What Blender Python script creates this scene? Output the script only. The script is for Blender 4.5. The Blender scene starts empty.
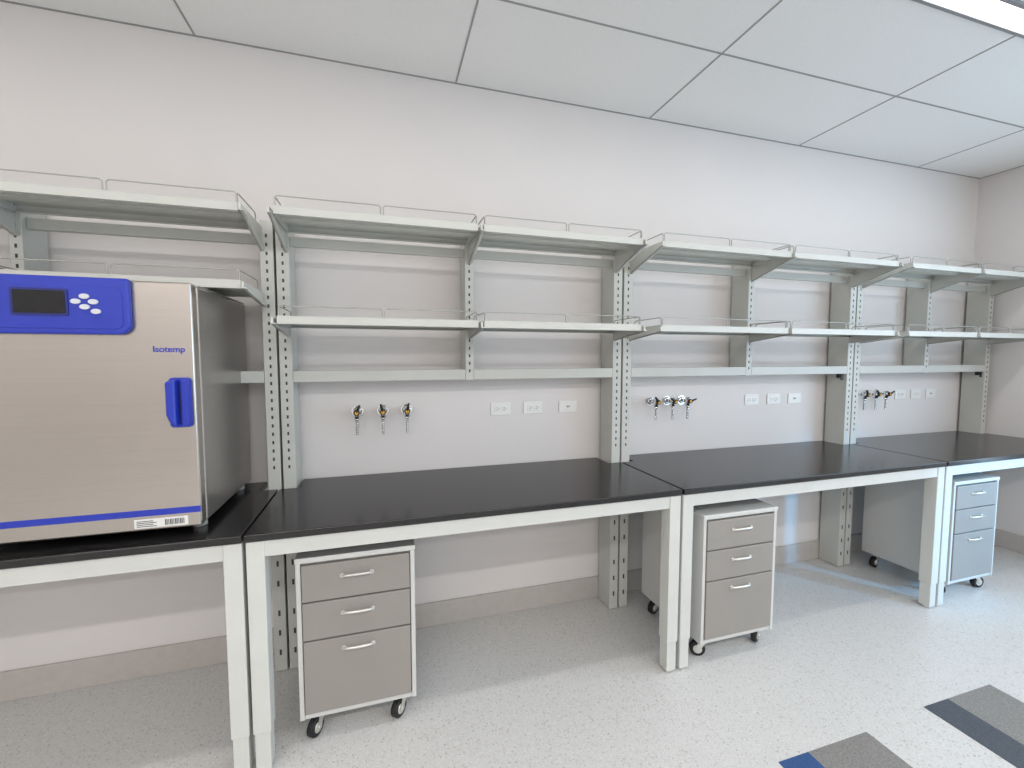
import bpy, math, bmesh
from mathutils import Vector, Matrix
D=bpy.data; SC=bpy.context.scene
COL=SC.collection

# ------------------------------------------------------------ materials
def s2l(c):
    return tuple(((x/255)/12.92 if x/255<=.04045 else ((x/255+.055)/1.055)**2.4) for x in c)+(1,)
def mat(name,rgb,rough=.5,metal=0,var=.04,scale=30,stretch=(1,1,1),bump=0,emit=0,spec=.5,coat=0):
    m=D.materials.new(name); m.use_nodes=True; nt=m.node_tree; N=nt.nodes; L=nt.links
    b=N['Principled BSDF']; b.inputs['Roughness'].default_value=rough; b.inputs['Metallic'].default_value=metal
    b.inputs['Specular IOR Level'].default_value=spec; b.inputs['Coat Weight'].default_value=coat
    c=s2l(rgb)
    tc=N.new('ShaderNodeTexCoord'); mp=N.new('ShaderNodeMapping'); mp.inputs['Scale'].default_value=stretch
    L.new(tc.outputs['Object'],mp.inputs[0])
    n=N.new('ShaderNodeTexNoise'); n.inputs['Scale'].default_value=scale; n.inputs['Detail'].default_value=4
    L.new(mp.outputs[0],n.inputs['Vector'])
    r=N.new('ShaderNodeValToRGB'); r.color_ramp.elements[0].position=.3; r.color_ramp.elements[1].position=.7
    r.color_ramp.elements[0].color=tuple(max(0,x*(1-var)) for x in c[:3])+(1,)
    r.color_ramp.elements[1].color=tuple(min(1,x*(1+var)) for x in c[:3])+(1,)
    L.new(n.outputs['Fac'],r.inputs[0]); L.new(r.outputs[0],b.inputs['Base Color'])
    if bump:
        bp=N.new('ShaderNodeBump'); bp.inputs['Strength'].default_value=bump; bp.inputs['Distance'].default_value=.002
        L.new(n.outputs['Fac'],bp.inputs['Height']); L.new(bp.outputs[0],b.inputs['Normal'])
    if emit:
        b.inputs['Emission Color'].default_value=c; b.inputs['Emission Strength'].default_value=emit
    return m
M=dict(
 wall=mat('wall_paint',(219,215,213),.6,var=.012,scale=2,spec=.3),
 ceil=mat('ceiling_tile',(229,228,226),.85,var=.015,scale=60,bump=.1,spec=.2),
 tbar=mat('ceiling_grid',(150,150,148),.6),
 base=mat('baseboard_vinyl',(184,179,174),.5),
 steel_paint=mat('powder_coated_steel',(194,195,189),.38,var=.02,scale=8),
 frame=mat('bench_frame_paint',(203,204,199),.4,var=.02,scale=8),
 slot=mat('slot_dark',(66,66,64),.8),
 epoxy=mat('black_epoxy_resin',(27,26,27),.2,var=.2,scale=40,spec=.5),
 drawer=mat('drawer_front_grey',(146,141,135),.38,var=.02,scale=6),
 cab=mat('cabinet_shell_grey',(202,202,199),.42,var=.02,scale=6),
 nickel=mat('satin_nickel',(222,220,215),.3,.85),
 chrome=mat('chrome',(228,228,228),.16,1),
 rubber=mat('black_rubber',(22,22,23),.55),
 wire=mat('rail_wire',(165,165,160),.35,.5),
 steel=mat('brushed_stainless',(180,174,168),.27,.93,var=.035,scale=60,stretch=(.05,1,6)),
 steel_side=mat('brushed_stainless_side',(180,176,172),.30,.9,var=.035,scale=60,stretch=(1,.05,6)),
 blue=mat('blue_plastic',(32,52,168),.35,var=.03),
 navy=mat('navy_plastic',(20,32,110),.4),
 lcd=mat('dark_display',(12,14,18),.15),
 white=mat('white_plastic',(228,228,225),.4,var=.01),
 button=mat('button_grey',(205,208,214),.4),
 label=mat('label_paper',(225,225,222),.6),
 ink=mat('label_ink',(70,70,72),.7),
 yellow=mat('yellow_index',(225,170,40),.4),
 glass_fr=mat('window_frame_aluminium',(150,152,155),.4,.5),
 lens=mat('light_diffuser',(255,252,247),.5,emit=2.5,var=.0),
 tblue=mat('vinyl_tile_blue',(52,84,132),.4,var=.25,scale=180),
 tgrey=mat('vinyl_tile_grey',(132,130,127),.4,var=.3,scale=180),
 tdark=mat('vinyl_tile_charcoal',(74,79,87),.4,var=.35,scale=180),
)
def floor_mat():
    m=D.materials.new('speckled_vinyl_floor'); m.use_nodes=True; nt=m.node_tree; N=nt.nodes; L=nt.links
    b=N['Principled BSDF']; b.inputs['Roughness'].default_value=.32
    tc=N.new('ShaderNodeTexCoord')
    def speck(scale,lo,hi):
        v=N.new('ShaderNodeTexVoronoi'); v.inputs['Scale'].default_value=scale
        L.new(tc.outputs['Object'],v.inputs['Vector'])
        sp=N.new('ShaderNodeSeparateColor'); L.new(v.outputs['Color'],sp.inputs[0])
        g=N.new('ShaderNodeMapRange'); g.inputs['From Min'].default_value=lo; g.inputs['From Max'].default_value=hi
        L.new(sp.outputs[0],g.inputs['Value']); return g.outputs[0]
    n=N.new('ShaderNodeTexNoise'); n.inputs['Scale'].default_value=1.3; L.new(tc.outputs['Object'],n.inputs['Vector'])
    def mix(f,a,c):
        x=N.new('ShaderNodeMix'); x.data_type='RGBA'
        L.new(f,x.inputs[0])
        if isinstance(a,tuple): x.inputs[6].default_value=a
        else: L.new(a,x.inputs[6])
        x.inputs[7].default_value=c; return x.outputs[2]
    c=mix(n.outputs['Fac'],s2l((204,203,201)),s2l((209,208,206)))
    c=mix(speck(170,.78,.84),c,s2l((198,196,193)))
    c=mix(speck(190,.955,.975),c,s2l((174,169,163)))
    c=mix(speck(200,.88,.92),c,s2l((216,215,213)))
    L.new(c,b.inputs['Base Color']); return m
M['floor']=floor_mat()

# ------------------------------------------------------------ builders
def empty(name,loc=(0,0,0)):
    o=D.objects.new(name,None); o.empty_display_size=.1; o.location=loc; COL.objects.link(o); return o
def finish(name,bm,mats,parent=None,bevel=0,smooth=False,segs=2):
    me=D.meshes.new(name); bm.normal_update(); bm.to_mesh(me); bm.free()
    for m in (mats if isinstance(mats,(list,tuple)) else [mats]): me.materials.append(M[m])
    o=D.objects.new(name,me); COL.objects.link(o)
    if parent:
        o.parent=parent; o.location=-Vector(parent.location) if parent.location.length else (0,0,0)
    if smooth:
        for p in me.polygons: p.use_smooth=True
    if bevel:
        b=o.modifiers.new('bevel','BEVEL'); b.width=bevel; b.segments=segs; b.limit_method='ANGLE'; b.angle_limit=math.radians(40)
    return o
def addbox(bm,x0,x1,y0,y1,z0,z1,mi=0):
    vs=[bm.verts.new(p) for p in ((x0,y0,z0),(x1,y0,z0),(x1,y1,z0),(x0,y1,z0),(x0,y0,z1),(x1,y0,z1),(x1,y1,z1),(x0,y1,z1))]
    for q in ((3,2,1,0),(4,5,6,7),(0,1,5,4),(1,2,6,5),(2,3,7,6),(3,0,4,7)):
        f=bm.faces.new([vs[i] for i in q]); f.material_index=mi
def boxes(name,lst,mats,parent=None,bevel=0):
    bm=bmesh.new()
    for b in lst: addbox(bm,*b)
    return finish(name,bm,mats,parent,bevel)
def prism(bm,pts,axis,a0,a1,mi=0):
    """extrude 2-D polygon along an axis"""
    def P(u,v,w): return {'x':(w,u,v),'y':(u,w,v),'z':(u,v,w)}[axis]
    A=[bm.verts.new(P(u,v,a0)) for u,v in pts]; B=[bm.verts.new(P(u,v,a1)) for u,v in pts]
    fs=[bm.faces.new(A),bm.faces.new(B[::-1])]
    n=len(pts)
    for i in range(n): fs.append(bm.faces.new([A[i],B[i],B[(i+1)%n],A[(i+1)%n]]))
    for f in fs: f.material_index=mi
    bmesh.ops.recalc_face_normals(bm,faces=fs)
def cyl(bm,p0,p1,r0,r1=None,n=20,mi=0):
    r1=r0 if r1 is None else r1
    p0=Vector(p0);p1=Vector(p1);d=p1-p0
    q=d.to_track_quat('Z','Y').to_matrix().to_4x4()
    q.translation=(p0+p1)/2
    r=bmesh.ops.create_cone(bm,cap_ends=True,segments=n,radius1=r0,radius2=r1,depth=d.length,matrix=q)
    fs=set(f for v in r['verts'] for f in v.link_faces)
    for f in fs:
        f.material_index=mi
        if len(f.verts)==4: f.smooth=True
def tube(name,paths,r,m,parent,bev=3):
    cu=D.curves.new(name,'CURVE'); cu.dimensions='3D'; cu.bevel_depth=r; cu.bevel_resolution=bev; cu.use_fill_caps=True
    for pts in paths:
        s=cu.splines.new('POLY'); s.points.add(len(pts)-1)
        for i,p in enumerate(pts): s.points[i].co=(*p,1)
    o=D.objects.new(name,cu); cu.materials.append(M[m]); COL.objects.link(o); o.parent=parent
    if parent: o.location=-Vector(parent.location)
    return o
def rrect(x0,x1,z0,z1,r,n=6,corners=(1,1,1,1)):
    pts=[]
    for (cx,cz,a0,k) in ((x1-r,z1-r,0,0),(x0+r,z1-r,90,1),(x0+r,z0+r,180,2),(x1-r,z0+r,270,3)):
        if corners[k]:
            for i in range(n+1):
                a=math.radians(a0+90*i/n); pts.append((cx+r*math.cos(a),cz+r*math.sin(a)))
        else:
            pts.append(((x1,z1),(x0,z1),(x0,z0),(x1,z0))[k])
    return pts

# ------------------------------------------------------------ room
XL,XR,YF,ZC=-4.6,4.83,-6.2,3.049
boxes('floor',[(XL-.1,XR+.1,YF-.1,.1,-.1,0)],'floor')
boxes('ceiling',[(XL-.1,XR+.1,YF-.1,.1,ZC,ZC+.1)],'ceil')
boxes('wall_back',[(XL-.1,XR+.1,0,.1,0,ZC)],'wall')
boxes('wall_left',[(XL-.1,XL,YF,0,0,ZC)],'wall')
boxes('wall_front',[(XL-.1,XR+.1,YF-.1,YF,0,ZC)],'wall')
WY0,WY1,WZ0,WZ1=-4.2,-1.2,.60,2.65
boxes('wall_right',[(XR,XR+.1,YF,WY0,0,ZC),(XR,XR+.1,WY1,0,0,ZC),(XR,XR+.1,WY0,WY1,0,WZ0),(XR,XR+.1,WY0,WY1,WZ1,ZC)],'wall')
w=[(XR+.02,XR+.08,WY0,WY1,WZ0,WZ0+.06),(XR+.02,XR+.08,WY0,WY1,WZ1-.06,WZ1)]
for i in range(4):
    y=WY0+(WY1-WY0-.06)*i/3; w.append((XR+.02,XR+.08,y,y+.06,WZ0+.06,WZ1-.06))
boxes('window_1',w,'glass_fr')
boxes('baseboard_back',[(XL,XR,-.012,0,0,.14)],'base',bevel=.003)
boxes('baseboard_right',[(XR-.012,XR,YF,-.012,0,.14)],'base',bevel=.003)
boxes('baseboard_left',[(XL,XL+.012,YF,-.012,0,.14)],'base',bevel=.003)
g=[]
k=-4
while True:
    x=-.81+1.219*k; k+=1
    if x<XL: continue
    if x>XR: break
    g.append((x-.0045,x+.0045,YF,0,ZC-.002,ZC))
for j in range(0,11):
    y=-.6096*j
    g.append((XL,XR,y-.010 if j==0 else y-.0045,y if j==0 else y+.0045,ZC-.0025,ZC))
g.append((XR-.010,XR,YF,0,ZC-.0022,ZC))
boxes('trim_1',g,'tbar')
# linear ceiling lights
def light_fixture(y0,y1,LP):
    e=empty('linear_ceiling_light',(0,(y0+y1)/2,ZC))
    boxes('lens',[(XL+.3,XR-.3,y0,y1,ZC-.012,ZC-.006)],'lens',e)
    boxes('housing',[(XL+.29,XR-.29,y0-.014,y0,ZC-.016,ZC),(XL+.29,XR-.29,y1,y1+.014,ZC-.016,ZC)],'glass_fr',e)
    ld=D.lights.new('linear_lamp','AREA'); ld.shape='RECTANGLE'; ld.size=XR-XL-.8; ld.size_y=min(.12,y1-y0-.02)
    ld.energy=LP; ld.color=(1,.97,.945)
    lo=D.objects.new('lamp',ld); COL.objects.link(lo); lo.parent=e; lo.location=((XL+XR)/2,0,-.02)
light_fixture(-1.215,-1.125,30); light_fixture(-3.74,-3.58,106); light_fixture(-5.5,-5.34,100)
# daylight through window
ld=D.lights.new('window_daylight','AREA'); ld.shape='RECTANGLE'; ld.size=3.0; ld.size_y=2.05; ld.energy=90; ld.color=(.58,.79,1)
lo=D.objects.new('window_daylight',ld); COL.objects.link(lo); lo.location=(XR+.14,(WY0+WY1)/2,(WZ0+WZ1)/2)
lo.rotation_euler=(math.radians(90),0,math.radians(90))
# added spot lamp inside the room, only to tint the far cabinet blue
sd=D.lights.new('added_blue_spot','SPOT'); sd.energy=260; sd.color=(.10,.52,1); sd.spot_size=math.radians(30); sd.spot_blend=.8; sd.shadow_soft_size=.10
so=D.objects.new('added_blue_spot',sd); COL.objects.link(so); so.location=(4.75,-2.7,1.15)
so.rotation_euler=(Vector((3.50,-.45,.42))-so.location).to_track_quat('-Z','Y').to_euler()
wd=D.worlds.new('sky'); SC.world=wd; wd.use_nodes=True
wd.node_tree.nodes['Background'].inputs[0].default_value=(.6,.8,1,1); wd.node_tree.nodes['Background'].inputs[1].default_value=1
# floor accent tiles (flush vinyl planks)
ft=empty('accent_floor_tiles')
z=.0012
boxes('blue_tiles',[(1.43,1.58,-3.2,-1.24,0,z)],'tblue',ft)
boxes('grey_tiles',[(1.58,1.90,-3.2,-1.24,0,z),(2.44,2.74,-3.2,-1.22,0,z)],'tgrey',ft)
boxes('charcoal_tiles',[(2.28,2.44,-3.2,-1.22,0,z)],'tdark',ft)

# ------------------------------------------------------------ benches
H=.922; YB=-.735
mods=[(-2.36,-.492),(-.490,1.368),(1.372,3.262),(3.266,4.80)]
for (a,b) in mods:
    e=empty('lab_bench',((a+b)/2,-.4,0))
    a1,b1=a+.003,b-.003
    bm=bmesh.new()
    prism(bm,[(a1,YB),(b1,YB),(b1,-.168),(b1-.08,-.168),(b1-.08,-.014),(a1+.08,-.014),(a1+.08,-.168),(a1,-.168)],'z',H-.028,H)
    finish('worktop',bm,'epoxy',e,.003)
    zt=H-.0285; zb=zt-.062
    fr=[(a1+.012,b1-.012,YB+.012,YB+.052,zb,zt),
        (a1+.085,b1-.085,-.20,-.17,zb,zt),
        (a1+.012,a1+.05,YB+.052,-.17,zb,zt),(b1-.05,b1-.012,YB+.052,-.17,zb,zt),
        ((a+b)/2-.02,(a+b)/2+.02,YB+.052,-.20,zt-.04,zt)]
    boxes('frame',fr,'frame',e,.002)
    for x0 in (a1+.002,b1-.062):
        boxes('leg',[(x0,x0+.060,YB+.008,YB+.075,.16,zt-.001),(x0+.004,x0+.056,YB+.012,YB+.071,.012,.165)],'frame',e,.003)
        bm=bmesh.new(); cyl(bm,(x0+.030,YB+.041,0),(x0+.030,YB+.041,.014),.022); finish('levelling_foot',bm,'nickel',e)

# ------------------------------------------------------------ shelving
YP=-.160; YS=-.455
def post(e,x0,x1,z0,z1):
    bm=bmesh.new()
    addbox(bm,x0,x1,YP,-.016,z0,z1,0)
    finish('upright',bm,'steel_paint',e,.002)
    bm=bmesh.new(); xc=(x0+x1)/2; z=z0+.05
    while z<z1-.03:
        if z>(1.0 if z0<.1 else 1.4):
            addbox(bm,xc-.0042,xc+.0042,YP-.0008,YP+.002,z-.008,z+.008)
        z+=.0405
    if z0<.1:
        for zz in (.10,.2,.3,.45,.55,.65):
            addbox(bm,xc-.005,xc+.005,YP-.0008,YP+.002,zz-.014,zz+.014)
    finish('slots',bm,'slot',e)
def bracket(e,x,zs,hp):
    bm=bmesh.new()
    pts=[(YP,zs-.012),(YS-.012,zs-.008),(YS-.016,zs-.035),(YS+.02,zs-.042),(YP,zs-hp)]
    prism(bm,pts,'x',x-.004,x+.004)
    prism(bm,[(YS-.016,zs-.035),(YS+.02,zs-.042),(YP,zs-hp),(YP,zs-hp+.004),(YS+.02,zs-.038),(YS-.014,zs-.031)],'x',x-.004,x+.014)
    finish('bracket',bm,'steel_paint',e,.0008)
def shelf(e,x0,x1,zs):
    y0,y1=YS,YP-.004
    L=[(x0,x1,y0,y1,zs-.003,zs),(x0,x1,y0,y0+.003,zs-.034,zs-.003),(x0,x1,y0+.003,y0+.022,zs-.034,zs-.031),
       (x0,x1,y1-.003,y1,zs-.034,zs-.003),(x0,x1,y1-.022,y1-.003,zs-.034,zs-.031),
       (x0,x0+.003,y0+.003,y1-.003,zs-.034,zs-.003),(x1-.003,x1,y0+.003,y1-.003,zs-.034,zs-.003),
       (x0+.003,x1-.003,(y0+y1)/2-.03,(y0+y1)/2+.03,zs-.018,zs-.003)]
    boxes('shelf',L,'steel_paint',e,.0008)
    paths=[]; hw=.040; n=2; y=y0+.006
    w=(x1-x0)/n
    for i in range(n):
        a=x0+w*i+.006; b=x0+w*(i+1)-.006
        paths.append([(a,y,zs-.01),(a,y,zs+hw-.008),(a+.008,y,zs+hw),(b-.008,y,zs+hw),(b,y,zs+hw-.008),(b,y,zs-.01)])
    for xs in (x0+.005,x1-.005):
        paths.append([(xs,y+.01,zs-.01),(xs,y+.01,zs+hw-.01),(xs,y+.02,zs+hw),(xs,y1-.03,zs+hw),(xs,y1-.02,zs+hw-.01),(xs,y1-.02,zs-.01)])
    tube('guard_rail',paths,.0028,'wire',e,2)
ZT=2.172; ZM=1.728
for mi,(a,b) in enumerate(mods):
    e=empty('wall_shelving_unit',((a+b)/2,-.2,1.8))
    if mi==0: b=-.478
    if mi==1: a=-.476
    c=(a+b)/2
    zm=1.866 if mi==0 else ZM
    post(e,a+.004,a+.060,.004,2.19); post(e,b-.060,b-.004,.004,2.19)
    post(e,c-.022,c+.022,1.432,2.19)
    boxes('back_rail',[(a+.061,c-.023,YP,YP+.05,1.435,1.49),(c+.023,b-.061,YP,YP+.05,1.435,1.49),
                       (a+.061,c-.023,-.135,-.105,2.085,2.13),(c+.023,b-.061,-.135,-.105,2.085,2.13)],'steel_paint',e,.002)
    if mi>=2:
        boxes('cable_clip',[(b-.125,b-.085,YP+.004,YP+.03,1.405,1.4345),(b-.118,b-.092,YP-.002,YP+.004,1.39,1.43)],'rubber',e,.003)
    for zs,hp in ((ZT,.125),(zm,.075)):
        for x in (a+.045,c,b-.053):
            bracket(e,x,zs,hp)
        shelf(e,a+.060,c-.014,zs); shelf(e,c+.014,b-.062,zs)

# ------------------------------------------------------------ gas valves & outlets
def valve(x,z,turn=0):
    e=empty('gas_valve',(x,-.03,z))
    bm=bmesh.new()
    y=-.0005
    yc=y-.070
    cyl(bm,(x,y,z),(x,y-.007,z),.030,n=28); cyl(bm,(x,y-.007,z),(x,y-.014,z),.024,.015,n=28)
    cyl(bm,(x,y-.012,z),(x,yc-.005,z),.0115)
    cyl(bm,(x,yc+.014,z),(x,yc-.022,z),.019,n=6)
    cyl(bm,(x,yc,z+.024),(x,yc,z-.030),.0155)
    cyl(bm,(x,yc,z-.030),(x,yc,z-.044),.012,n=6)
    finish('body',bm,'chrome',e)
    bm=bmesh.new()
    for i in range(7):
        zz=z-.044-i*.0105; cyl(bm,(x,yc,zz),(x,yc,zz-.0105),.0058,.0094,n=14)
    finish('hose_barb',bm,'chrome',e)
    bm=bmesh.new()
    cyl(bm,(x,yc-.022,z),(x,yc-.034,z),.0165,.014,mi=0)
    t=math.radians(turn)
    cyl(bm,(x,yc-.029,z),(x+.044*math.sin(t),yc-.034,z+.044*math.cos(t)),.0070,.0052,n=12,mi=0)
    cyl(bm,(x,yc-.0342,z),(x,yc-.0355,z),.009,mi=1)
    finish('lever_handle',bm,['rubber','yellow'],e)
for x,t in ((-.135,20),(-.005,-15),(.12,10),(1.675,-40),(1.80,-60),(1.915,70),(3.52,-40),(3.64,-50),(3.75,60)): valve(x,1.268,t)
def outlet(x,z,kind):
    e=empty('electrical_outlet' if kind else 'data_outlet',(x,-.005,z))
    bm=bmesh.new(); prism(bm,rrect(x-.060,x+.060,z-.037,z+.037,.005),'y',-.0065,-.0008); finish('cover_plate',bm,'white',e,.0015)
    if kind:
        for cx in (x-.021,x+.021):
            bm=bmesh.new(); prism(bm,rrect(cx-.016,cx+.016,z-.0165,z+.0165,.006),'y',-.009,-.006); finish('receptacle',bm,'white',e,.001)
            boxes('slots',[(cx-.005,cx+.004,-.0094,-.0088,z+.005,z+.0075),(cx-.006,cx+.004,-.0094,-.0088,z-.0075,z-.005),(cx+.008,cx+.012,-.0094,-.0088,z-.002,z+.002)],'slot',e)
    else:
        boxes('jacks',[(x-.012,x+.012,-.009,-.006,z-.01,z+.01)],'white',e,.001)
        boxes('jack_openings',[(x-.008,x-.002,-.0094,-.0088,z-.005,z+.005),(x+.002,x+.008,-.0094,-.0088,z-.005,z+.005)],'slot',e)
for s in ((.660,.862,1.090),(2.51,2.71,2.905),(4.02,4.20,4.38)):
    for i,x in enumerate(s): outlet(x,1.252,i<2)

# ------------------------------------------------------------ mobile drawer cabinets
def cabinet(x0,yf,w=.45,dp=.52,angs=(25,-50,140,80)):
    x1=x0+w; yb=yf+dp; z0,z1=.105,.750
    e=empty('mobile_drawer_cabinet',((x0+x1)/2,(yf+yb)/2,0))
    t=.018
    boxes('shell',[(x0,x0+t,yf,yb,z0,z1),(x1-t,x1,yf,yb,z0,z1),(x0+t,x1-t,yb-t,yb,z0,z1),(x0+t,x1-t,yf+.004,yb-t,z0,z0+t),(x0+t,x1-t,yf+.02,yb-t,z1-t,z1)],'cab',e,.002)
    boxes('top_panel',[(x0-.003,x1+.003,yf-.004,yb+.002,z1,z1+.022)],'cab',e,.004)
    zz=[z1-.006,z1-.160,z1-.318,z0+.022]
    for i in range(3):
        zt,zb=zz[i]-.003,zz[i+1]+.003
        boxes('drawer_front',[(x0+t+.003,x1-t-.003,yf-.006,yf+.016,zb,zt)],'drawer',e,.003)
        xc=(x0+x1)/2; zh=zt-(.055 if i<2 else .045); hw=.056
        pts=[(xc-hw,yf-.006,zh)]
        for k in range(13):
            a=k/12; s=max(0,math.sin(math.pi*a))**.35
            pts.append((xc-hw+2*hw*a,yf-.010-.018*s,zh+.006*s))
        pts.append((xc+hw,yf-.006,zh))
        tube('pull_handle',[pts],.0056,'nickel',e,4)
        bm=bmesh.new()
        for sx in (-hw,hw): cyl(bm,(xc+sx,yf-.0062,zh),(xc+sx,yf-.010,zh),.009)
        finish('handle_rosettes',bm,'nickel',e)
    boxes('gap_shade_sheet',[(x0+t,x1-t,yf+.018,yf+.0195,z0+t,z1-t)],'slot',e)  # dark sheet behind the fronts, shade of the drawer gaps put in as colour
    k=0
    for cx in (x0+.060,x1-.060):
        for cy in (yf+.060,yb-.060):
            R=Matrix.Translation((cx,cy,0))@Matrix.Rotation(math.radians(angs[k]),4,'Z')@Matrix.Translation((-cx,-cy,0)); k+=1
            bm=bmesh.new()
            addbox(bm,cx-.021,cx+.021,cy-.02,cy+.02,z0-.024,z0-.019)
            cyl(bm,(cx,cy,z0-.02),(cx,cy,z0-.004),.02)
            for sx in (-.021,.018):
                prism(bm,[(cy-.018,z0-.02),(cy+.018,z0-.02),(cy+.036,.034),(cy+.014,.034)],'x',cx+sx,cx+sx+.003)
            cyl(bm,(cx-.024,cy+.022,.0395),(cx+.024,cy+.022,.0395),.007)
            bmesh.ops.transform(bm,matrix=R,verts=bm.verts)
            addbox(bm,cx-.03,cx+.03,cy-.03,cy+.03,z0-.005,z0)
            finish('caster_fork',bm,'nickel',e)
            bm=bmesh.new(); cyl(bm,(cx-.0145,cy+.022,.0395),(cx+.0145,cy+.022,.0395),.0385,n=28)
            bmesh.ops.transform(bm,matrix=R,verts=bm.verts)
            finish('caster_wheel',bm,'rubber',e,.004)
            bm=bmesh.new(); cyl(bm,(cx-.017,cy+.022,.0395),(cx+.017,cy+.022,.0395),.022,n=20)
            bmesh.ops.transform(bm,matrix=R,verts=bm.verts)
            finish('caster_hub',bm,'nickel',e)
    return e
cabinet(-.343,-.640,w=.455,angs=(150,-50,140,80)); cabinet(1.508,-.718,w=.462,angs=(60,110,-60,110)); cabinet(3.425,-.690,w=.44,angs=(40,100,-100,80))

# ------------------------------------------------------------ incubator
e=empty('laboratory_incubator',(-1.03,-.35,H))
X0,X1=-1.42,-.636; ZB=.952; ZI=1.815; YD=-.672
boxes('body',[(X0,X1,-.612,-.055,ZB,ZI-.005)],'steel_side',e,.006)
boxes('door_gasket',[(X0+.012,X1-.012,-.624,-.612,ZB+.012,ZI-.02)],'rubber',e)
bm=bmesh.new(); prism(bm,rrect(X0,X1,ZB,ZI,.006),'y',YD,-.624); finish('door',bm,'steel',e,.007,segs=3)
boxes('top_cap',[(X0+.002,X1-.002,-.60,-.06,ZI-.0049,ZI+.002)],'steel_side',e,.002)
bm=bmesh.new(); prism(bm,rrect(-1.262,-.806,1.632,ZI+.002,.035,corners=(0,0,1,1)),'y',YD-.022,YD+.001); finish('control_panel',bm,'blue',e,.006,segs=3)
bm=bmesh.new(); prism(bm,rrect(-1.245,-.823,1.650,1.785,.02),'y',YD-.024,YD-.021); finish('panel_inset',bm,'blue',e,.001)
bm=bmesh.new(); prism(bm,rrect(-1.110,-.965,1.690,1.776,.006),'y',YD-.027,YD-.023); finish('display_bezel',bm,'navy',e,.001)
bm=bmesh.new(); prism(bm,rrect(-1.102,-.972,1.697,1.769,.004),'y',YD-.0285,YD-.0265); finish('display',bm,'lcd',e,.0005)
def ell(cx,cz,rx,rz,n=20): return [(cx+rx*math.cos(2*math.pi*i/n),cz+rz*math.sin(2*math.pi*i/n)) for i in range(n)]
bm=bmesh.new()
for (cx,cz) in ((-.945,1.737),(-.899,1.737),(-.922,1.754),(-.922,1.720),(-.893,1.706)):
    prism(bm,ell(cx,cz,.0135,.0085),'y',YD-.029,YD-.023)
finish('buttons',bm,'button',e,.001)
boxes('blue_stripe',[(X0+.001,X1-.001,YD-.0012,YD+.002,1.004,1.026)],'blue',e)
boxes('rating_label',[(-.835,-.676,YD-.0012,YD+.001,.962,.994)],'label',e)
lb=[]
for i in range(4):
    lb.append((-.828,-.77-.01*(i%2),YD-.0016,YD-.001,.967+i*.006,.9695+i*.006))
for i in range(12):
    lb.append((-.745+i*.005,-.7425+i*.005+(.001 if i%3==0 else 0),YD-.0016,YD-.001,.968,.988))
boxes('label_print',lb,'ink',e)
tx=D.curves.new('lettering','FONT'); tx.body='Isotemp'; tx.size=.029; tx.extrude=.0006; tx.offset=.0004; tx.align_x='CENTER'
to=D.objects.new('lettering',tx); tx.materials.append(M['blue']); COL.objects.link(to); to.parent=e
to.location=Vector((-.708,YD-.001,1.575))-Vector(e.location); to.rotation_euler=(math.radians(90),0,0)
bm=bmesh.new(); prism(bm,rrect(-.712,-.645,1.312,1.486,.012),'y',YD-.012,YD+.001); finish('handle_base',bm,'blue',e,.004)
bm=bmesh.new()
prism(bm,[(-.709,1.474),(-.680,1.482),(-.680,1.318),(-.700,1.335),(-.709,1.36)],'y',YD-.048,YD-.011); finish('handle_grip',bm,'blue',e,.008,segs=3)
boxes('handle_recess',[(-.678,-.674,YD-.0135,YD-.011,1.33,1.465)],'slot',e)
bm=bmesh.new(); prism(bm,rrect(-.672,-.648,1.318,1.480,.008),'y',YD-.026,YD-.011); finish('handle_latch',bm,'blue',e,.004)
boxes('door_edge_trim',[(X1-.0015,X1+.0015,-.668,-.630,ZB+.02,ZI-.03)],'steel',e)
bm=bmesh.new()
for fx in (X0+.06,X1-.04):
    for fy in (-.57,-.11): cyl(bm,(fx,fy,H+.0005),(fx,fy,ZB+.002),.024,.02)
finish('feet',bm,'steel_paint',e)

# ------------------------------------------------------------ camera
f=431.3; yaw=math.radians(16.64); pit=math.radians(3.67)
w=Vector((math.sin(yaw)*math.cos(pit),math.cos(yaw)*math.cos(pit),-math.sin(pit)))
r=Vector((math.cos(yaw),-math.sin(yaw),0)); d=w.cross(r)
cd=D.cameras.new('camera'); cd.sensor_width=36; cd.lens=f/1024*36; cd.clip_start=.02
cam=D.objects.new('camera',cd); COL.objects.link(cam)
mw=Matrix((( r.x,-d.x,-w.x,0),(r.y,-d.y,-w.y,-2.445),(r.z,-d.z,-w.z,1.56),(0,0,0,1)))
cam.matrix_world=mw
SC.camera=cam
SC.view_settings.view_transform='Standard'
